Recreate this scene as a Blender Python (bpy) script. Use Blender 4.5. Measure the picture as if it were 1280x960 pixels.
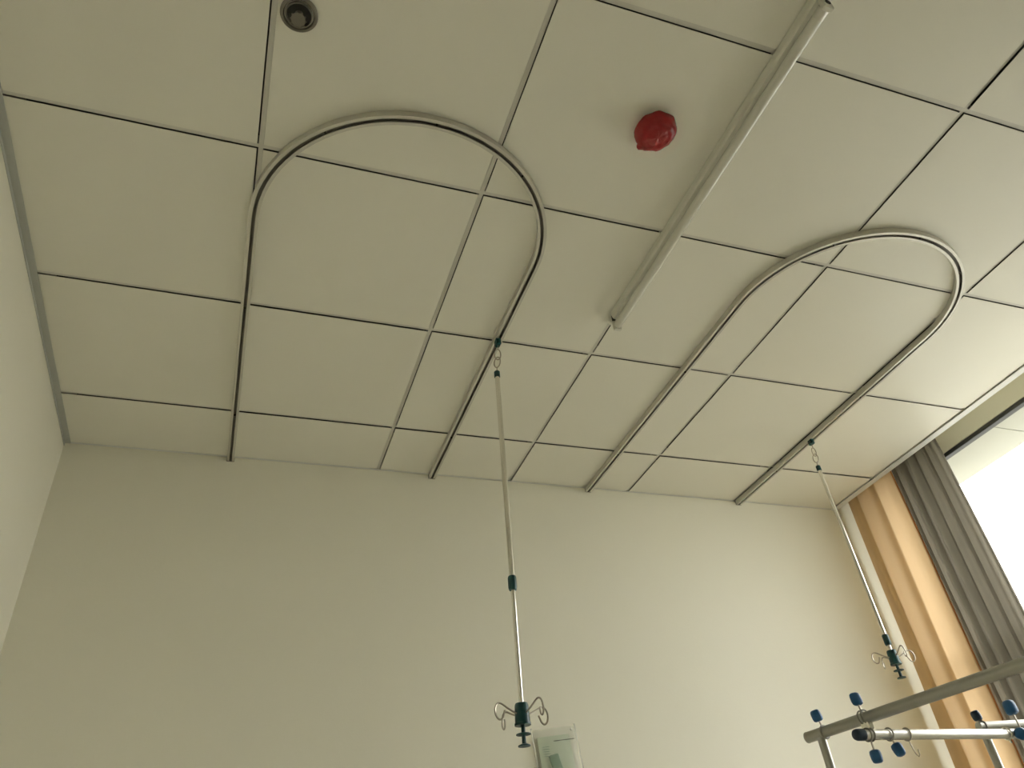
import bpy, math, random
from mathutils import Vector, Matrix, noise

random.seed(7)
scene = bpy.context.scene
for o in list(bpy.data.objects):
    bpy.data.objects.remove(o)
col = scene.collection

# ------------------------------------------------------------------ camera
H = 2.8                                   # ceiling height above the floor
FPX, PITCH, YAW, ROLL = 953.92, .6412, .4, -.1184
CAM = Vector((.6726, -3.1008, H - 1.728))
cp, sp, cyw, syw = math.cos(PITCH), math.sin(PITCH), math.cos(YAW), math.sin(YAW)
FWD = Vector((syw * cp, cyw * cp, sp))
r0 = Vector((cyw, -syw, 0))
u0 = r0.cross(FWD)
RIGHT = math.cos(ROLL) * r0 + math.sin(ROLL) * u0
UP = -math.sin(ROLL) * r0 + math.cos(ROLL) * u0
cd = bpy.data.cameras.new('camera')
cd.sensor_fit = 'HORIZONTAL'
cd.sensor_width = 36
cd.lens = FPX * 36 / 1280
cd.clip_start = .02
cam = bpy.data.objects.new('camera', cd)
m = Matrix((RIGHT, UP, -FWD)).transposed().to_4x4()
m.translation = CAM
cam.matrix_world = m
col.objects.link(cam)
scene.camera = cam

# ------------------------------------------------------------------ daylight and exposure
w = bpy.data.worlds.new('overcast_sky')
scene.world = w
w.use_nodes = True
bg = w.node_tree.nodes['Background']
bg.inputs['Color'].default_value = (1.0, 1.0, .96, 1)
bg.inputs['Strength'].default_value = 3.2
scene.view_settings.view_transform = 'Standard'
scene.view_settings.look = 'None'
scene.view_settings.gamma = 1
scene.view_settings.use_curve_mapping = False
scene.view_settings.exposure = 1.26


def on(px, py, ax, v):
    """point where the sight line through a photo pixel meets the plane axis = v"""
    d = RIGHT * ((px - 640) / FPX) - UP * ((py - 480) / FPX) + FWD
    return CAM + d * ((v - CAM[ax]) / d[ax])


# ------------------------------------------------------------------ materials
def mat(name, color, rough=.5, metal=0., bump=0., bscale=60., var=0., vscale=4., spec=.5, translucent=0., trans_col=None, stretch=None):
    mt = bpy.data.materials.new(name)
    mt.use_nodes = True
    nt = mt.node_tree
    p = nt.nodes['Principled BSDF']
    p.inputs['Base Color'].default_value = (*color, 1)
    p.inputs['Roughness'].default_value = rough
    p.inputs['Metallic'].default_value = metal
    p.inputs['Specular IOR Level'].default_value = spec
    tc = nt.nodes.new('ShaderNodeTexCoord')
    vec = tc.outputs['Object']
    if stretch:
        mp = nt.nodes.new('ShaderNodeMapping')
        mp.inputs['Scale'].default_value = stretch
        nt.links.new(vec, mp.inputs['Vector'])
        vec = mp.outputs['Vector']
    if var:
        n = nt.nodes.new('ShaderNodeTexNoise')
        n.inputs['Scale'].default_value = vscale
        n.inputs['Detail'].default_value = 4
        nt.links.new(vec, n.inputs['Vector'])
        mr = nt.nodes.new('ShaderNodeMapRange')
        mr.inputs['From Min'].default_value = .3
        mr.inputs['From Max'].default_value = .7
        mr.inputs['To Min'].default_value = 1 - var
        mr.inputs['To Max'].default_value = 1 + var
        nt.links.new(n.outputs['Fac'], mr.inputs['Value'])
        mx = nt.nodes.new('ShaderNodeVectorMath')
        mx.operation = 'SCALE'
        mx.inputs[0].default_value = color
        nt.links.new(mr.outputs['Result'], mx.inputs['Scale'])
        nt.links.new(mx.outputs['Vector'], p.inputs['Base Color'])
    if bump:
        n2 = nt.nodes.new('ShaderNodeTexNoise')
        n2.inputs['Scale'].default_value = bscale
        n2.inputs['Detail'].default_value = 3
        nt.links.new(vec, n2.inputs['Vector'])
        b = nt.nodes.new('ShaderNodeBump')
        b.inputs['Strength'].default_value = bump
        b.inputs['Distance'].default_value = .002
        nt.links.new(n2.outputs['Fac'], b.inputs['Height'])
        nt.links.new(b.outputs['Normal'], p.inputs['Normal'])
    if translucent:
        t = nt.nodes.new('ShaderNodeBsdfTranslucent')
        t.inputs['Color'].default_value = (*(trans_col or color), 1)
        ms = nt.nodes.new('ShaderNodeMixShader')
        ms.inputs['Fac'].default_value = translucent
        nt.links.new(p.outputs['BSDF'], ms.inputs[1])
        nt.links.new(t.outputs['BSDF'], ms.inputs[2])
        nt.links.new(ms.outputs['Shader'], nt.nodes['Material Output'].inputs['Surface'])
    return mt


M = {
    'tile': mat('ceiling_tile_coating', (.86, .84, .735), .42, bump=.08, bscale=240, var=.012, vscale=2.2),
    'grid': mat('grid_bar_paint', (.74, .72, .64), .38, var=.03),
    'slab': mat('raw_slab', (.10, .098, .09), .9, bump=.3),
    'wall': mat('cream_wall_paint', (.83, .805, .67), .55, bump=.12, bscale=150, var=.015, vscale=1.5),
    'floor': mat('beige_vinyl', (.66, .63, .53), .4, var=.05, vscale=7),
    'trim': mat('grey_angle_trim', (.50, .51, .47), .4, var=.03),
    'trim_white': mat('white_angle_trim', (.74, .74, .70), .35, var=.02),
    'alu': mat('brushed_aluminium', (.66, .64, .57), .42, .45, bump=.05, bscale=300, var=.03),
    'alu_dark': mat('track_channel', (.27, .26, .225), .5, .3, var=.05),
    'steel': mat('polished_steel', (.80, .78, .72), .16, 1., var=.02),
    'steel_dull': mat('brushed_steel_pipe', (.40, .395, .36), .34, .9, bump=.05, bscale=200, var=.04),
    'chrome': mat('bright_chromed_pipe', (.88, .87, .82), .24, .55, var=.02),
    'wire': mat('hook_wire', (.46, .42, .35), .28, 1., var=.03),
    'green': mat('dark_green_plastic', (.003, .058, .060), .38, var=.08, vscale=30),
    'blue': mat('blue_plastic', (.012, .10, .25), .40, var=.08, vscale=30),
    'blue_dark': mat('dark_blue_plastic', (.012, .035, .065), .4, var=.08, vscale=30),
    'lampbody': mat('white_enamel', (.74, .73, .64), .32, var=.015),
    'lamptube': mat('frosted_tube', (.72, .71, .62), .14, var=.01),
    'dark': mat('dark_plastic', (.03, .028, .022), .6, var=.05),
    'red': mat('red_plastic_cover', (.36, .012, .017), .2, bump=1., bscale=60, var=.18, vscale=22, translucent=.12, trans_col=(.6, .04, .04)),
    'nickel': mat('satin_nickel', (.21, .195, .16), .40, .6, var=.06, vscale=20),
    'beige': mat('beige_curtain_cloth', (.58, .42, .23), .85, bump=.35, bscale=420, var=.05, vscale=14, spec=.1, translucent=.43, trans_col=(.80, .585, .35), stretch=(1, 1, .35)),
    'hem': mat('rust_hem', (.55, .25, .10), .85, bump=.3, bscale=420, var=.05, spec=.1, translucent=.3, trans_col=(.8, .4, .16)),
    'grey': mat('grey_curtain_cloth', (.225, .205, .165), .85, bump=.4, bscale=420, var=.07, vscale=16, spec=.1, translucent=.17, trans_col=(.33, .30, .24), stretch=(1, 1, .35)),
    'frame_dark': mat('dark_window_frame', (.035, .037, .037), .4, var=.05),
    'frame_light': mat('pale_window_sash', (.50, .50, .47), .4, var=.03),
    'soffit': mat('soffit_paint', (.46, .46, .39), .6, var=.02),
    'outside': mat('pale_paving', (.24, .235, .21), .8, var=.08, vscale=.4),
    'paper': mat('pale_green_leaflet', (.50, .58, .42), .7, var=.04, vscale=30),
    'gauze': mat('green_dressing_pack', (.10, .22, .13), .6, bump=.3, bscale=120, var=.14, vscale=40),
    'ink': mat('dark_print', (.06, .06, .05), .7, var=.05),
    'greenink': mat('green_print', (.10, .22, .15), .7, var=.05),
}


def clear_plastic(name, tint, alpha):
    mt = bpy.data.materials.new(name)
    mt.use_nodes = True
    nt = mt.node_tree
    p = nt.nodes['Principled BSDF']
    p.inputs['Base Color'].default_value = (*tint, 1)
    p.inputs['Roughness'].default_value = .12
    tr = nt.nodes.new('ShaderNodeBsdfTransparent')
    ms = nt.nodes.new('ShaderNodeMixShader')
    ms.inputs['Fac'].default_value = alpha
    nt.links.new(tr.outputs['BSDF'], ms.inputs[1])
    nt.links.new(p.outputs['BSDF'], ms.inputs[2])
    nt.links.new(ms.outputs['Shader'], nt.nodes['Material Output'].inputs['Surface'])
    return mt


M['film_edge'] = clear_plastic('highlight_film', (.9, .9, .8), .45)  # paler film colour, holds the painted highlight of the bag edges
M['glass'] = clear_plastic('window_glass', (.9, .93, .92), .05)
M['film'] = clear_plastic('clear_film', (.84, .85, .74), .24)


# ------------------------------------------------------------------ mesh helpers
class MB:
    def __init__(s):
        s.v, s.f, s.sm = [], [], []

    def face(s, idx, smooth=False):
        s.f.append(idx)
        s.sm.append(smooth)

    def box(s, lo, hi, bev=0.):
        """axis box; bev chamfers every edge"""
        (x0, y0, z0), (x1, y1, z1) = lo, hi
        if not bev:
            b = len(s.v)
            s.v += [(x, y, z) for z in (z0, z1) for y in (y0, y1) for x in (x0, x1)]
            for q in ((0, 2, 3, 1), (4, 5, 7, 6), (0, 1, 5, 4), (2, 6, 7, 3), (0, 4, 6, 2), (1, 3, 7, 5)):
                s.face([b + i for i in q])
            return s
        c = Vector(((x0 + x1) / 2, (y0 + y1) / 2, (z0 + z1) / 2))
        h = Vector(((x1 - x0) / 2, (y1 - y0) / 2, (z1 - z0) / 2))
        b = len(s.v)
        ix = {}
        for sx in (-1, 1):
            for sy in (-1, 1):
                for sz in (-1, 1):
                    for a in range(3):
                        d = [h[i] - (0 if i == a else bev) for i in range(3)]
                        ix[sx, sy, sz, a] = len(s.v)
                        s.v.append((c.x + sx * d[0], c.y + sy * d[1], c.z + sz * d[2]))

        def add(ids):
            pts = [Vector(s.v[i]) for i in ids]
            n = (pts[1] - pts[0]).cross(pts[2] - pts[0])
            if n.dot(sum(pts, Vector()) / len(pts) - c) < 0:
                ids = ids[::-1]
            s.face(ids)
        for a in range(3):
            o1, o2 = [i for i in range(3) if i != a]
            for sg in (-1, 1):
                q = []
                for e1, e2 in ((-1, -1), (1, -1), (1, 1), (-1, 1)):
                    k = [0, 0, 0]
                    k[a], k[o1], k[o2] = sg, e1, e2
                    q.append(ix[k[0], k[1], k[2], a])
                add(q)
            for e1 in (-1, 1):
                for e2 in (-1, 1):
                    k0, k1 = [0, 0, 0], [0, 0, 0]
                    k0[o1] = k1[o1] = e1
                    k0[o2] = k1[o2] = e2
                    k0[a], k1[a] = -1, 1
                    add([ix[(*k0, o1)], ix[(*k1, o1)], ix[(*k1, o2)], ix[(*k0, o2)]])
        for sx in (-1, 1):
            for sy in (-1, 1):
                for sz in (-1, 1):
                    add([ix[sx, sy, sz, a] for a in range(3)])
        return s

    def tube(s, pts, rad, n=12, caps=True, closed=False):
        pts = [Vector(p) for p in pts]
        k = len(pts)
        rads = rad if isinstance(rad, (list, tuple)) else [rad] * k
        ring, up = [], None
        for i, p in enumerate(pts):
            if closed:
                t = (pts[(i + 1) % k] - pts[i - 1])
            else:
                t = (pts[min(i + 1, k - 1)] - pts[max(i - 1, 0)])
            t.normalize()
            if up is None:
                up = t.orthogonal()
            up = (up - t * up.dot(t)).normalized()
            sd = t.cross(up)
            b = len(s.v)
            ring.append(b)
            for j in range(n):
                a = 2 * math.pi * j / n
                s.v.append(tuple(p + (up * math.cos(a) + sd * math.sin(a)) * rads[i]))
        for i in range(k if closed else k - 1):
            a, b = ring[i], ring[(i + 1) % k]
            for j in range(n):
                j2 = (j + 1) % n
                s.face([a + j, a + j2, b + j2, b + j], True)
        if caps and not closed:
            s.face([ring[0] + j for j in range(n)][::-1])
            s.face([ring[-1] + j for j in range(n)])
        return s

    def lathe(s, prof, base=(0, 0, 0), axis=(0, 0, 1), n=24, wob=None):
        """profile of (radius, height) turned about an axis"""
        base, axis = Vector(base), Vector(axis).normalized()
        e = axis.orthogonal().normalized() if abs(axis.z) < .99 else Vector((1, 0, 0))
        g = axis.cross(e)
        rings = []
        for (r, h) in prof:
            b = len(s.v)
            if r < 1e-6:
                s.v.append(tuple(base + axis * h))
                rings.append((b, 1))
            else:
                for j in range(n):
                    a = 2 * math.pi * j / n
                    s.v.append(tuple(base + axis * h + (e * math.cos(a) + g * math.sin(a)) * r))
                rings.append((b, n))
        for (a, na), (b, nb) in zip(rings, rings[1:]):
            for j in range(n):
                j2 = (j + 1) % n
                if na == 1 and nb > 1:
                    s.face([a, b + j2, b + j], True)
                elif nb == 1 and na > 1:
                    s.face([a + j, a + j2, b], True)
                elif na > 1:
                    s.face([a + j, a + j2, b + j2, b + j], True)
        return s

    def sweep(s, path, sides, prof, caps=True):
        """closed 2-D profile (side offset, z) swept along a horizontal path"""
        b0 = len(s.v)
        n = len(prof)
        for p, sd in zip(path, sides):
            for (o, z) in prof:
                s.v.append((p[0] + sd[0] * o, p[1] + sd[1] * o, p[2] + z))
        for i in range(len(path) - 1):
            a, b = b0 + i * n, b0 + (i + 1) * n
            for j in range(n):
                j2 = (j + 1) % n
                s.face([a + j, a + j2, b + j2, b + j])
        if caps:
            s.face([b0 + j for j in range(n)][::-1])
            s.face([b0 + (len(path) - 1) * n + j for j in range(n)])
        return s

    def mesh(s, name, material):
        me = bpy.data.meshes.new(name)
        me.from_pydata([tuple(p) for p in s.v], [], s.f)
        me.polygons.foreach_set('use_smooth', s.sm)
        me.materials.append(material)
        me.update()
        if any(s.sm):
            me.set_sharp_from_angle(angle=math.radians(42))
        return me

    def build(s, name, material, parent=None, loc=None):
        return obj(name, s.mesh(name, material), parent, loc)


def obj(name, me, parent=None, loc=None):
    o = bpy.data.objects.new(name, me)
    col.objects.link(o)
    if loc is not None:
        o.location = loc
    if parent is not None:
        o.parent = parent
    return o


def tag(o, label=None, cat=None, group=None, kind=None):
    for k, v in (('label', label), ('category', cat), ('group', group), ('kind', kind)):
        if v:
            o[k] = v
    return o


def thing(name, loc, label, cat, group=None):
    return tag(obj(name, None, None, loc), label, cat, group)


def outward(o):
    """make face normals consistent"""
    import bmesh
    bm = bmesh.new()
    bm.from_mesh(o.data)
    bmesh.ops.recalc_face_normals(bm, faces=bm.faces)
    bm.to_mesh(o.data)
    bm.free()
    return o


# ------------------------------------------------------------------ room shell
YB, YF, XE, XW = -.268, -5.3, 3.6, 3.86        # back wall, wall behind the camera, ceiling edge, window wall
WZ0, WZ1, WY0, WY1 = .95, H + .03, -2.55, -.43   # window opening

tag(MB().box((-.2, YF - .2, -.12), (XW + .2, YB + .2, 0)).build('floor', M['floor']), 'beige vinyl floor of the ward', kind='structure')
tag(MB().box((-.2, YB, 0), (XW + .2, YB + .2, H + .3)).build('wall_back', M['wall']), 'cream painted wall behind the hanging poles', kind='structure')
tag(MB().box((-.2, YF - .2, 0), (0, YB, H + .3)).build('wall_left', M['wall']), 'cream painted side wall at the left', kind='structure')
tag(MB().box((-.2, YF - .2, 0), (XW + .2, YF, H + .3)).build('wall_front', M['wall']), 'cream painted wall opposite the beds', kind='structure')
wr = MB()
wr.box((XW, YF, 0), (XW + .2, YB, WZ0))
wr.box((XW, YF, WZ1), (XW + .2, YB, H + .3))
wr.box((XW, YF, WZ0), (XW + .2, WY0, WZ1))
wr.box((XW, WY1, WZ0), (XW + .2, YB, WZ1))
tag(wr.build('wall_right', M['wall']), 'cream painted window wall behind the curtains', kind='structure')

# ceiling: slab above a dropped grid of square panels
ceil = tag(MB().box((-.2, YF - .2, H + .20), (XW + .2, YB + .2, H + .3)).build('ceiling', M['slab']),
           'dropped ceiling of square cream panels', kind='structure')
# boxing that closes the curtain recess towards the ceiling void
MB().box((XE + .002, YF, H + .002), (XE + .014, YB, H + .20)).build('recess_side', M['wall'], ceil)
MB().box((XE + .014, YF, H + .17), (XW, YB, H + .20)).build('recess_top', M['wall'], ceil)

GAP, FL, TH = .0080, .0060, .0014     # half joint width, half grid bar width, panel thickness
REC = .0050                           # bar sits this much above the panel faces
rows = [YB] + [-.6 * k for k in range(1, 9)] + [YF]
cols = [.6 * k for k in range(7)]
tile_cache = {}


def tile_mesh(sx, sy):
    key = (round(sx, 4), round(sy, 4))
    if key not in tile_cache:
        tile_cache[key] = MB().box((-sx / 2, -sy / 2, 0), (sx / 2, sy / 2, TH), .0004).mesh('ceiling_tile', M['tile'])
    return tile_cache[key]


for j in range(len(rows) - 1):
    y1, y0 = rows[j] - (.003 if j == 0 else GAP), rows[j + 1] + (.003 if j == len(rows) - 2 else GAP)
    for i in range(6):
        x0 = cols[i] + (.003 if i == 0 else GAP)
        x1 = cols[i + 1] - (.003 if i == 5 else GAP)
        t = obj('ceiling_tile', tile_mesh(x1 - x0, y1 - y0), ceil)
        t.location = ((x0 + x1) / 2, (y0 + y1) / 2, H + random.uniform(-.0006, .0006))
        t.rotation_euler = (random.uniform(-.0016, .0016), random.uniform(-.0016, .0016), 0)
        if (i, j) == (4, 4):                     # one panel hangs a little low
            t.location.z -= .0012
row_bar = MB().box((.001, -FL, 0), (XE - .001, FL, .004)).box((.001, -.0012, .004), (XE - .001, .0012, .04)).mesh('grid_bar', M['grid'])
for j in range(1, len(rows) - 1):
    obj('grid_bar', row_bar, ceil, (0, rows[j], H + REC))
bar_cache = {}
for j in range(len(rows) - 1):
    y1, y0 = rows[j] - (.002 if j == 0 else FL), rows[j + 1] + (.002 if j == len(rows) - 2 else FL)
    ln = round(y1 - y0, 4)
    if ln not in bar_cache:
        bar_cache[ln] = MB().box((-FL, -ln / 2, 0), (FL, ln / 2, .004)).box((-.0012, -ln / 2, .004), (.0012, ln / 2, .04)).mesh('grid_bar', M['grid'])
    for i in range(1, 6):
        obj('grid_bar', bar_cache[ln], ceil, (cols[i] + (.0016 if i == 1 else 0), (y0 + y1) / 2, H + REC))

# angle trims where the ceiling meets the walls
tag(MB().box((.0005, YF, H - .004), (.022, YB - .001, H - .0016), .0006).box((.0005, YF, H - .016), (.0022, YB - .001, H - .004)).build('trim_1', M['trim']),
    'grey metal angle between left wall and ceiling', kind='structure')
tag(MB().box((.022, YB - .009, H - .003), (XE - .004, YB - .0005, H - .0015)).build('trim_2', M['trim_white']),
    'thin pale angle between back wall and ceiling', kind='structure')
tag(MB().box((XE + .003, YF, H - .006), (XE + .040, YB - .001, H - .001), .001).box((XE + .030, YF, H - .001), (XE + .040, YB - .001, H + .02)).build('trim_3', M['trim_white']),
    'white metal edge of the ceiling along the curtain recess', kind='structure')

# window
win = tag(obj('window_1', None, None, (XW + .02, (WY0 + WY1) / 2, WZ0)), 'tall bright window behind the curtains', kind='structure')
wl, wh = (WY1 - WY0) / 2, WZ1 - WZ0


def wbar(name, y0, y1, z0, z1, m_, d=.05):
    return MB().box((-.018, y0, z0), (d - .018, y1, z1), .002).build(name, m_, win)


wbar('frame_top', -wl, wl, wh - .020, wh, M['frame_dark'], .034)
wbar('frame_bottom', -wl, wl, 0, .05, M['frame_light'])
wbar('frame_side', -wl, -wl + .05, .05, wh - .020, M['frame_light'])
wbar('frame_side', wl - .05, wl, .05, wh - .020, M['frame_light'])
TZ = H - .84 - WZ0
wbar('transom', -wl + .05, wl - .05, TZ - .06, TZ, M['frame_light'])
for yy in (-.55, .55):
    wbar('mullion', yy - .025, yy + .025, .05, TZ - .06, M['frame_light'])
for (a, b) in ((-wl + .05, -.575), (-.525, .525), (.575, wl - .05)):
    MB().box((.004, a, .05), (.009, b, TZ - .06)).build('pane', M['glass'], win)
MB().box((.004, -wl + .05, TZ), (.009, wl - .05, wh - .020)).build('pane', M['glass'], win)

# outside: narrow soffit over the window, ground far below
sf = tag(MB().box((XW + .2, YF, H + .03), (XW + .34, YB + .6, H + .2)).build('soffit', M['soffit']), 'pale soffit outside above the window', kind='structure')
ysj = on(1260, 536.5, 2, H + .018).y
for (a, b) in ((ysj + .002, YB + .6), (ysj - 1.8, ysj - .002), (YF, ysj - 1.804)):
    MB().box((XW + .040, max(a, YF), H + .018), (XW + .33, b, H + .029), .001).build('soffit_panel', M['soffit'], sf)
tag(MB().box((XW + 1.5, -90, -9.2), (160, 90, -9)).build('ground', M['outside']), 'pale paved ground outside the window', kind='structure')


# ------------------------------------------------------------------ curtains
def cloth(name, y0, y1, xc, amp, folds, phase, material, z0, z1, label, flare=0., hem=None, seed=0., fine=.25):
    nu, nv = 150, 16
    top = thing(name, (xc, (y0 + y1) / 2, 0), label, 'curtain', 'curtains beside the window')
    yc = (y0 + y1) / 2
    g = MB()
    for k in range(nv + 1):
        t = k / nv
        z = z1 + (z0 - z1) * t
        for i in range(nu + 1):
            u = i / nu
            a = amp * (.55 + .45 * t)
            ph = 2 * math.pi * folds * (u + .018 * math.sin(5 * u + seed + t * 1.5)) + phase
            x = a * math.sin(ph) + a * fine * math.sin(2.3 * ph + seed + t) + .004 * math.sin(9 * t + 4 * u)
            y = (y0 - yc) + (y1 - y0) * u + flare * t * (u - .5) + .012 * math.sin(ph * 1.0 + .9)
            g.v.append((x, y, z))
    n = nu + 1
    for k in range(nv):
        for i in range(nu):
            g.face([k * n + i, k * n + i + 1, (k + 1) * n + i + 1, (k + 1) * n + i], True)
    p = g.build('cloth', material, top)
    if hem:
        MB().tube([Vector(g.v[k * n]) for k in range(nv + 1)], .0035, 8).build('hem', M[hem], top)
    MB().box((-.012, (y0 - yc) - .01, z1 - .002), (.012, (y1 - yc) + .01, z1 + .02), .003).build('rail', M['alu'], top)
    for i in range(6):
        yy = (y0 - yc) + (y1 - y0) * (i + .5) / 6
        MB().tube([(0, yy, z1 + .001), (0, yy, z1 - .03)], .004, 8).build('glider', M['trim_white'], top)
    return top


cloth('beige_curtain', -.622, -.300, 3.715, .020, 2.6, 1.2, M['beige'], .04, H + .10,
      'warm beige curtain hanging in the corner against the cream wall', hem='hem', seed=.6, fine=.15)
cloth('grey_curtain', -.905, -.598, 3.752, .026, 4.6, .4, M['grey'], .04, H + .10,
      'grey curtain gathered between the beige curtain and the bright window', flare=.04, seed=2.1, fine=.5)


# ------------------------------------------------------------------ U-shaped ceiling tracks
def track(xl, xr, ytop, label):
    root = thing('ceiling_track', ((xl + xr) / 2, YB, H), label, 'ceiling track', 'U shaped tracks on the ceiling')
    rad = (xr - xl) / 2
    cyc = (ytop + rad) - YB
    path, sides = [], []
    yend = -.004
    for k in range(9):
        path.append((-rad, yend + (cyc - yend) * k / 8, 0))
        sides.append((-1, 0))
    for k in range(1, 40):
        a = math.pi * k / 40
        path.append((-rad * math.cos(a), cyc - rad * math.sin(a), 0))
        sides.append((-math.cos(a), -math.sin(a)))
    for k in range(9):
        path.append((rad, cyc + (yend - cyc) * k / 8, 0))
        sides.append((1, 0))
    w_, h_, sl, th = .0138, .021, .0050, .0016
    zt = -.0012
    zb = zt - h_
    outer = [(-w_, zt), (w_, zt), (w_, zb), (sl, zb), (sl, zb + th), (w_ - th, zb + th), (w_ - th, zt - th),
             (-w_ + th, zt - th), (-w_ + th, zb + th), (-sl, zb + th), (-sl, zb), (-w_, zb)]
    outward(MB().sweep(path, sides, outer).build('rail', M['alu'], root))
    ins = [(-w_ + th, zt - th - .0004), (w_ - th, zt - th - .0004), (w_ - th, zt - th - .002), (-w_ + th, zt - th - .002)]
    outward(MB().sweep(path, sides, ins).build('channel', M['alu_dark'], root))
    for sx in (-rad, rad):
        MB().box((sx - w_ - .001, -.0036, zb - .001), (sx + w_ + .001, -.0008, zt), .0006).build('end_cap', M['alu_dark'], root)
        for yy in (-.6, -1.2):
            MB().lathe([(0, 0), (.0036, 0), (.0036, .003), (0, .003)], (sx, yy - YB, zb + .0004), (0, 0, 1), 12).build('screw', M['dark'], root)
    for a in (.28, .5, .72):
        p = (-rad * math.cos(math.pi * a), cyc - rad * math.sin(math.pi * a), zb + .0004)
        MB().lathe([(0, 0), (.003, 0), (.003, .003), (0, .003)], p, (0, 0, 1), 12).build('screw', M['dark'], root)
    return root


track(.601, 1.436, -1.995, 'aluminium U track on the ceiling nearest the left wall')
track(2.190, 3.022, -1.995, 'aluminium U track on the ceiling nearest the curtained window')


# ------------------------------------------------------------------ hanging drip poles
def drip_pole(pts, y, label, hub_scale=1.08, hook_turn=0.):
    """pts: heights by photo pixels in the plane y: trolley, cap top, collar, hub, foot disc"""
    T, CAP, COL, HUB, FOOT = [on(px, py, 1, y) for px, py in pts]
    T = on(*pts[0], 2, H - .021)
    T.y = y
    root = thing('drip_pole', T, label, 'drip pole', 'drip poles hanging from the ceiling tracks')
    d = (FOOT - CAP).normalized()
    L = lambda p: p - T
    # trolley in the track slot
    MB().box((-.009, -.013, -.024), (.009, .013, .001), .003).box((-.0035, -.012, .001), (.0035, .012, .012)).build('trolley', M['green'], root)
    cap = CAP + d * 0
    c0 = L(cap)
    eye = Vector((0, 0, -.024))
    mid = (eye + c0) / 2
    ax = (c0 - eye).normalized()
    ln = (c0 - eye).length
    sd = ax.cross(Vector((0, 1, 0))).normalized()
    sd2 = ax.cross(sd).normalized()
    # S hook and eye rings
    MB().tube([eye + Vector((0, 0, .004)), eye + ax * (ln * .18)], .0017, 8).build('hook_stem', M['wire'], root)

    def link(c, s, long_, wide):
        return [c + ax * (long_ * math.cos(2 * math.pi * k / 20)) + s * (wide * math.sin(2 * math.pi * k / 20)) for k in range(20)]
    MB().tube(link(eye + ax * ln * .36, sd, ln * .20, .011), .0021, 8, closed=True).build('chain_link', M['wire'], root)
    MB().tube(link(eye + ax * ln * .66, (sd * .75 + sd2 * .66).normalized(), ln * .20, .011), .0021, 8, closed=True).build('chain_link', M['wire'], root)
    MB().tube([eye + ax * ln * .84, c0 + d * .004], .0017, 8).build('hook_stem', M['wire'], root)
    MB().lathe([(0, -.002), (.006, 0), (.0098, .004), (.0098, .026), (0, .026)], c0, d, 18).build('top_cap', M['green'], root)
    cl = L(COL)
    cl = c0 + d * (cl - c0).dot(d)
    hb = c0 + d * (L(HUB) - c0).dot(d)
    ft = c0 + d * (L(FOOT) - c0).dot(d)
    MB().tube([c0 + d * .02, cl], .0078, 18).build('outer_tube', M['steel'], root)
    MB().lathe([(0, -.020), (.0105, -.020), (.0122, -.016), (.0122, .014), (.0102, .020), (0, .020)], cl, d, 18).build('collar', M['green'], root)
    MB().tube([cl + d * .01, hb], .0061, 18).build('inner_tube', M['steel'], root)
    hs = hub_scale
    hub = MB().lathe([(0, -.024 * hs), (.0145 * hs, -.024 * hs), (.0162 * hs, -.019 * hs), (.0175 * hs, .018 * hs), (.019 * hs, .019 * hs), (.019 * hs, .024 * hs), (0, .024 * hs)], hb, d, 20).build('hub', M['green'], root)
    # spring handle below the hub
    s1 = hb + d * .02
    mid_ = hb + (ft - hb) * .64
    hd = MB().tube([s1, ft], .0052, 14).build('handle_stem', M['green'], root)
    MB().lathe([(0, -.004), (.009, -.003), (.0185, -.0005), (.0185, .0015), (.009, .003), (0, .004)], mid_, d, 22).build('handle_disc', M['green'], hd)
    MB().lathe([(0, -.005), (.007, -.004), (.0155, -.0005), (.0155, .002), (.008, .003), (0, .003)], ft, d, 22).build('handle_disc', M['green'], hd)
    # four wire hooks
    prof = [(.010, .000), (.026, .004), (.044, .012), (.060, .020), (.070, .0215), (.0785, .016), (.083, .004), (.0815, -.010), (.074, -.018), (.066, -.014), (.062, -.003), (.061, .003)]
    for q in range(4):
        a = hook_turn + q * math.pi / 2
        rd = Vector((math.cos(a), math.sin(a), 0))
        sdv = Vector((-rd.y, rd.x, 0))
        pp = []
        for i, (r_, z_) in enumerate(prof):
            pp.append(hb + rd * r_ + Vector((0, 0, z_)) + sdv * (.010 * max(0, i - 6) / 5))
        sm = []
        for i in range(len(pp) - 1):                      # Catmull-Rom rounding
            p0, p1, p2, p3 = pp[max(i - 1, 0)], pp[i], pp[i + 1], pp[min(i + 2, len(pp) - 1)]
            for s_ in range(4):
                t = s_ / 4
                sm.append(.5 * ((2 * p1) + (p2 - p0) * t + (2 * p0 - 5 * p1 + 4 * p2 - p3) * t * t + (3 * p1 - p0 - 3 * p2 + p3) * t ** 3))
        sm.append(pp[-1])
        MB().tube(sm, .0023, 8).build('hook', M['wire'], root)
    return root


drip_pole([(622, 425), (621, 464), (641, 729), (653, 893), (655.5, 932)], -1.223,
          'long extended drip pole hanging from the left ceiling track', hook_turn=math.radians(18))
drip_pole([(1013, 550), (1022, 582), (1108, 800), (1119, 822), (1127, 847)], -.873,
          'short closed drip pole hanging beside the curtains', hook_turn=math.radians(-14))

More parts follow.
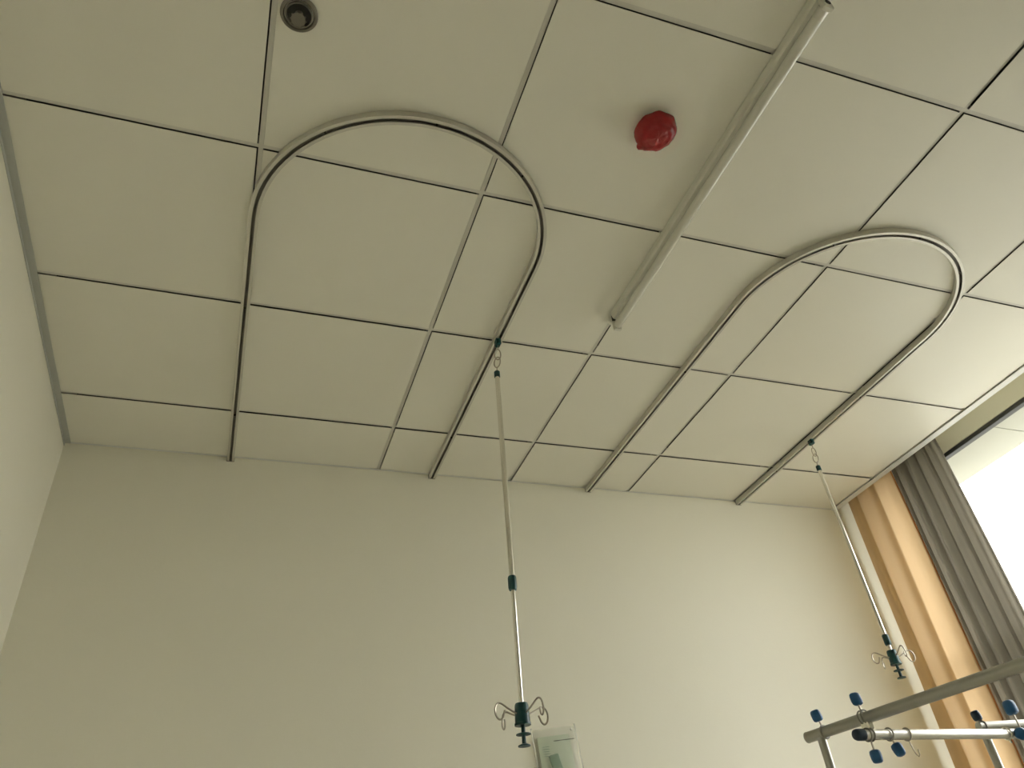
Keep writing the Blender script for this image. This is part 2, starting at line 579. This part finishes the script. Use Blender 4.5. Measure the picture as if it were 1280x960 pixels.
# ------------------------------------------------------------------ fluorescent batten
LX, LY0, LY1 = 1.800, -1.385, -2.575
lt = thing('fluorescent_light', (LX, (LY0 + LY1) / 2, H), 'white fluorescent batten light, unlit, on the ceiling', 'ceiling light')
hl = (LY0 - LY1) / 2
prof = [(-.023, -.0012), (.023, -.0012), (.022, -.020), (.018, -.028), (.009, -.031), (-.009, -.031), (-.018, -.028), (-.022, -.020)]
outward(MB().sweep([(0, -hl, 0), (0, hl - .040, 0)], [(1, 0), (1, 0)], prof).build('housing', M['lampbody'], lt))
tb = MB().tube([(0, -hl + .03, -.0440), (0, hl - .035, -.0440)], .0142, 20).build('tube', M['lamptube'], lt)
for s_ in (-1, 1):
    ye = s_ * (hl - .035)
    MB().tube([(0, ye - s_ * .020, -.0440), (0, ye + s_ * .004, -.0440)], .0147, 20).build('tube_cap', M['alu'], tb)
    hd = MB().box((-.014, min(ye + s_ * .004, ye + s_ * .018), -.064), (.014, max(ye + s_ * .004, ye + s_ * .018), -.026), .003).build('lamp_holder', M['lampbody'], lt)
    MB().lathe([(0, 0), (.008, 0), (.008, .0016), (0, .0016)], (0, ye + s_ * .0178, -.0440), (0, s_, 0), 16).build('rotor', M['dark'], hd)
MB().box((-.016, hl - .040, -.028), (.014, hl - .026, -.005), .001).build('wire_cavity', M['dark'], lt)
MB().box((-.021, hl - .026, -.034), (.020, hl - .016, -.0012), .002).build('end_plate', M['lampbody'], lt)
MB().box((-.016, hl - .016, -.022), (-.006, hl + .002, -.004), .002).build('bracket', M['lampbody'], lt)
MB().box((.004, hl - .016, -.026), (.014, hl + .004, -.004), .002).build('bracket', M['lampbody'], lt)

# ------------------------------------------------------------------ smoke detector in a red dust cover
p = on(820, 164, 2, H - .022)
sd_ = thing('smoke_detector', (p.x, p.y, H), 'smoke detector wrapped in a crumpled red plastic cover', 'smoke detector')
MB().lathe([(0, -.001), (.046, -.001), (.046, -.010), (.040, -.014), (0, -.014)], (0, 0, 0), (0, 0, 1), 32).build('base', M['lampbody'], sd_)
g = MB()
rp = [(.047, -.008), (.0520, -.010), (.0545, -.015), (.0555, -.022), (.0540, -.031), (.0495, -.039), (.043, -.044), (.035, -.0465), (.029, -.045), (.024, -.047), (.014, -.0495), (.006, -.0505), (0, -.0505)]
g.lathe(rp, (0, 0, 0), (0, 0, 1), 64)
for i, v in enumerate(g.v):
    v = Vector(v)
    f_ = noise.noise(v * 34) * .0040 + noise.noise(v * 95 + Vector((3, 1, 7))) * .0016
    a = math.atan2(v.y, v.x)
    f_ += noise.noise(Vector((a * 2.2, v.z * 90, 2))) * .0016
    r_ = v.normalized()
    bulge = max(0, math.cos(a - 1.9)) ** 6 * .005
    g.v[i] = tuple(v + r_ * f_ + Vector((r_.x, r_.y, 0)) * bulge)
g.build('dust_cover', M['red'], sd_)
tail = MB()
ta = math.radians(112)
tail.tube([(math.cos(ta) * .040, math.sin(ta) * .040, -.034), (math.cos(ta) * .050, math.sin(ta) * .050, -.030), (math.cos(ta) * .058, math.sin(ta) * .058, -.022), (math.cos(ta) * .060, math.sin(ta) * .060, -.012)],
          [.006, .011, .010, .004], 12)
for i, v in enumerate(tail.v):
    tail.v[i] = tuple(Vector(v) + Vector((noise.noise(Vector(v) * 120), noise.noise(Vector(v) * 130 + Vector((5, 0, 0))), 0)) * .003)
tail.build('cover_knot', M['red'], sd_)

# ------------------------------------------------------------------ sprinkler
p = on(374, 17, 2, H)
sk = thing('fire_sprinkler', (p.x, p.y, H), 'round metal recessed fire sprinkler in the ceiling', 'sprinkler')
MB().lathe([(.0415, -.0012), (.0415, -.004), (.037, -.0075), (.0345, -.0078), (.033, -.006), (.0325, -.0012)], (0, 0, 0), (0, 0, 1), 40).build('escutcheon', M['nickel'], sk)
MB().lathe([(.0295, -.0015), (.0300, -.008), (.0275, -.0095), (.0265, -.008), (.026, -.0015)], (0, 0, 0), (0, 0, 1), 36).build('inner_ring', M['nickel'], sk)
MB().lathe([(0, -.0014), (.026, -.0014), (.026, -.0022), (0, -.0022)], (0, 0, 0), (0, 0, 1), 32).build('cup', M['dark'], sk)
MB().lathe([(0, -.002), (.009, -.002), (.0075, -.012), (.004, -.015), (0, -.015)], (0, 0, 0), (0, 0, 1), 20).build('nozzle', M['nickel'], sk)
for s_ in (-1, 1):
    MB().tube([(s_ * .008, 0, -.004), (s_ * .0135, 0, -.013), (s_ * .010, 0, -.022), (0, 0, -.027)], .0018, 8).build('frame_arm', M['nickel'], sk)
MB().tube([(0, 0, -.014), (0, 0, -.026)], .0026, 10).build('glass_bulb', M['red'], sk)
df = MB().lathe([(0, -.0262), (.0145, -.0262), (.0160, -.0274), (.0160, -.0284), (0, -.0284)], (0, 0, 0), (0, 0, 1), 24)
for k in range(10):
    a = 2 * math.pi * k / 10
    df.box((-.0014, -.0014, -.0286), (.0014, .0014, -.0272))
    for q in range(len(df.v) - 8, len(df.v)):
        v = Vector(df.v[q])
        v.x += .0172
        df.v[q] = (v.x * math.cos(a) - v.y * math.sin(a), v.x * math.sin(a) + v.y * math.cos(a), v.z)
df.build('deflector', M['nickel'], sk)

# ------------------------------------------------------------------ traction frame of steel pipes
ZA, ZC = H - 1.32, H - 1.365
A0, A1 = on(1010, 922, 2, ZA), on(1280, 830, 2, ZA)
adir = (A1 - A0).normalized()
Aend = A0 + adir * 1.35
C0, C1 = on(1070, 918.5, 2, ZC), on(1280, 917, 2, ZC)
cdir = (C1 - C0).normalized()
Cend = C0 + cdir * 1.0
B0 = on(1227, 908, 2, ZA)
B0 = Vector((B0.x, B0.y, ZA))
Bend = B0 + Vector((.42, -.045, 0))
fr = thing('traction_frame', (A0.x, A0.y, 0), 'steel pipe traction frame with blue clamp knobs below the curtains', 'bed frame')
FO = Vector((A0.x, A0.y, 0))


def pipe(name, a, b, r_, m_, n=20):
    return MB().tube([a - FO, b - FO], r_, n).build(name, m_, fr)


def rim(o_pt, d_, r_, m_='steel_dull'):
    d_ = d_.normalized()
    MB().lathe([(r_ * .55, -.001), (r_ * .98, -.0025), (r_ * 1.03, 0), (r_ * 1.03, .002), (r_ * .98, .002)], o_pt - FO, d_, 20).build('pipe_rim', M[m_], fr)


RA, RC, RP = .0145, .0128, .0118
pipe('long_pipe', A0, Aend, RA, M['steel_dull'])
rim(A0, -adir, RA)
rim(Aend, adir, RA)
pipe('cross_pipe', C0 + cdir * .012, Cend, RC, M['chrome'])
MB().lathe([(0, -.006), (.008, -.0055), (.0125, -.002), (.0142, .004), (.0142, .024), (0, .024)], C0 - FO, cdir, 20).build('pipe_plug', M['blue_dark'], fr)
pipe('head_pipe', B0 - Vector((.012, 0, 0)), Bend, .0125, M['steel_dull'])
# far side long pipe that carries the other ends
D0 = Vector((Bend.x, Bend.y + .06, ZA + .002))
D1 = D0 + adir * 1.2
D0x, D1x = D0 + Vector((0, 0, .026)), D1 + Vector((0, 0, .026))
pipe('long_pipe', D0x, D1x, RA, M['steel_dull'])
pa = A0 + adir * .045
for q in (pa, A0 + adir * 1.30, B0, D0x + adir * .03, D1x - adir * .03):
    zt = q.z - .010
    pipe('post', Vector((q.x, q.y, .02)), Vector((q.x, q.y, zt)), RP, M['steel_dull'])
    MB().lathe([(0, 0), (.020, 0), (.020, .008), (.014, .03), (0, .03)], Vector((q.x, q.y, 0)) - FO, (0, 0, 1), 18).build('rubber_foot', M['dark'], fr)


def ring(pt, d_, r_, tube_r=.0022):
    d_ = d_.normalized()
    e = d_.orthogonal().normalized()
    g_ = d_.cross(e)
    return [pt - FO + e * (r_ * math.cos(2 * math.pi * k / 24)) + g_ * (r_ * math.sin(2 * math.pi * k / 24)) for k in range(24)]


KP = [(0, -.015), (.0085, -.0148), (.0128, -.012), (.0142, -.006), (.0138, .006), (.0122, .0125), (.0085, .0152), (0, .0158)]


def clamp(pt, pipe_dir, pipe_r, kdir, klen, double=True, size=1., km='blue'):
    """a band round a pipe with a bolt and a ribbed knob"""
    kdir = kdir.normalized()
    pd = pipe_dir.normalized()
    body = MB()
    for s_ in ((-.0055, .0055) if double else (0,)):
        body.tube(ring(pt + pd * s_, pd, pipe_r + .0022), .0021, 8, closed=True)
    c = body.build('clamp', M['alu_dark'], fr)
    MB().tube([pt - FO + kdir * (pipe_r - .001), pt - FO + kdir * (klen - .010)], .0024, 8).build('bolt', M['wire'], c)
    k = MB().lathe([(r_ * size, h_ * size) for r_, h_ in KP], pt - FO + kdir * klen, kdir, 20)
    for i, v in enumerate(k.v):                         # finger grooves
        v = Vector(v)
        rel = v - (pt - FO + kdir * klen)
        ax_ = kdir * rel.dot(kdir)
        rr = rel - ax_
        j = i % 20
        k.v[i] = tuple(pt - FO + kdir * klen + ax_ + rr * (1 - .07 * (j % 4 == 0)))
    k.build('knob', M[km], c)
    return c


UPV = Vector((0, 0, 1))
# clamp over the post at the pipe end, knob standing up
clamp(on(1031, 915, 2, ZA), adir, RA, UPV + Vector((-.25, 0, 0)), .043, double=False)
# pair at the crossing of long and cross pipes
clamp(on(1080, 896.5, 2, ZA), adir, RA, UPV + Vector((-.12, 0, 0)), .045)
clamp(on(1086, 918.5, 2, ZC), cdir, RC, -UPV, .050)
MB().box((-.010, -.014, -.010), (.010, .014, .008), .003).build('saddle', M['steel'], fr, (C0 + cdir * .052) + Vector((0, .004, .022)) - FO)
# cross pipe: knob turned towards the viewer, loose rings and a wire hook
kd = (CAM - on(1124, 931, 2, ZC)).normalized() * .45 - UPV * .9
clamp(on(1111, 918, 2, ZC), cdir, RC, kd + cdir * .36, .040, double=False)
q0 = on(1133, 918, 2, ZC)
rg = MB().tube(ring(q0, cdir, RC + .0022), .0021, 8, closed=True)
hk = [q0 - FO + Vector((0, 0, -RC)), q0 - FO + Vector((.004, 0, -.036)), q0 - FO + Vector((.008, 0, -.048)), q0 - FO + Vector((.014, 0, -.053)), q0 - FO + Vector((.019, 0, -.049)), q0 - FO + Vector((.020, 0, -.036))]
rg.tube(hk, .0015, 8)
rg.build('wire_hook', M['wire'], fr)
q1 = on(1258, 917, 2, ZC)
MB().tube(ring(q1, cdir, RC + .0022), .0026, 8, closed=True).tube([q1 - FO + Vector((0, 0, -RC)), q1 - FO + Vector((.004, 0, -.024))], .0028, 8).build('wire_hook', M['steel'], fr)
# head pipe clamp over its post, and the blue pair by the frame edge
clamp(B0 + Vector((.004, 0, 0)), Vector((1, 0, 0)), .0125, UPV + Vector((-.22, 0, 0)), .030, double=False, size=.95, km='blue_dark')
clamp(on(1279, 917, 2, ZC), cdir, RC, UPV + Vector((0, .05, 0)), .070, size=1.25)
clamp(on(1276, 917, 2, ZC), cdir, RC, (CAM - C1).normalized(), .034, size=1.2)

# ------------------------------------------------------------------ clear bag on the wall
tl, tr = on(664, 915, 1, YB - .012), on(717, 905, 1, YB - .012)
bw = (tr - tl).length
bag = thing('clear_plastic_bag', ((tl.x + tr.x) / 2, YB, (tl.z + tr.z) / 2), 'clear plastic bag with a green pack, pinned to the cream wall', 'plastic bag')
tilt = math.atan2(tr.z - tl.z, tr.x - tl.x)
bag.rotation_euler = (0, -tilt * .6, 0)
bh = .27


def bag_sheet(y0, bul, seed):
    g_ = MB()
    nx, nz = 22, 30
    for k in range(nz + 1):
        for i in range(nx + 1):
            u, v_ = i / nx, k / nz
            x = (u - .5) * bw
            z = -v_ * bh
            e = math.sin(math.pi * u) ** .6 * math.sin(math.pi * min(1, v_ * 1.05 + .02)) ** .5
            n_ = noise.noise(Vector((x * 28 + seed, z * 22, seed))) * .008 + noise.noise(Vector((x * 75, z * 55, seed))) * .005
            g_.v.append((x + .003 * math.sin(11 * v_), y0 - bul * e + n_ * e, z))
    n = nx + 1
    for k in range(nz):
        for i in range(nx):
            g_.face([k * n + i, k * n + i + 1, (k + 1) * n + i + 1, (k + 1) * n + i], True)
    return g_


bag_sheet(-.012, .022, 1.3).build('front_film', M['film'], bag)
bag_sheet(-.006, -.001, 4.1).build('back_film', M['film'], bag)
MB().box((-bw * .40, -.0125, -bh * .93), (bw * .34, -.0115, -bh * .10)).build('leaflet', M['paper'], bag)
gp = MB().box((-.022, -.026, -.075), (.016, -.015, .075), .003).build('green_pack', M['gauze'], bag, (-.006, 0, -.165))
gp.rotation_euler = (0, math.radians(-10), 0)
MB().box((-.042, -.0345, -.0013), (.040, -.0335, .0013)).build('fold_line', M['ink'], bag, (.030, .006, -.048))
for k in range(5):
    MB().box((-.028, -.0133, -.0008), (.0, -.0127, .0008)).build('print_line', M['greenink'], bag, (-.028, 0, -.062 - .008 * k))
for sx in (-1, 1):  # pale strips that imitate the highlight along the film's side edges
    MB().box((sx * bw * .5 - .003, -.0145, -bh), (sx * bw * .5 + .003, -.0135, .006)).build('edge_highlight', M['film_edge'], bag)
MB().lathe([(0, -.008), (.004, -.008), (.005, -.004), (.002, 0), (0, 0)], (bw * .44, -.006, -.010), (0, -1, 0), 12).build('pin', M['trim_white'], bag)
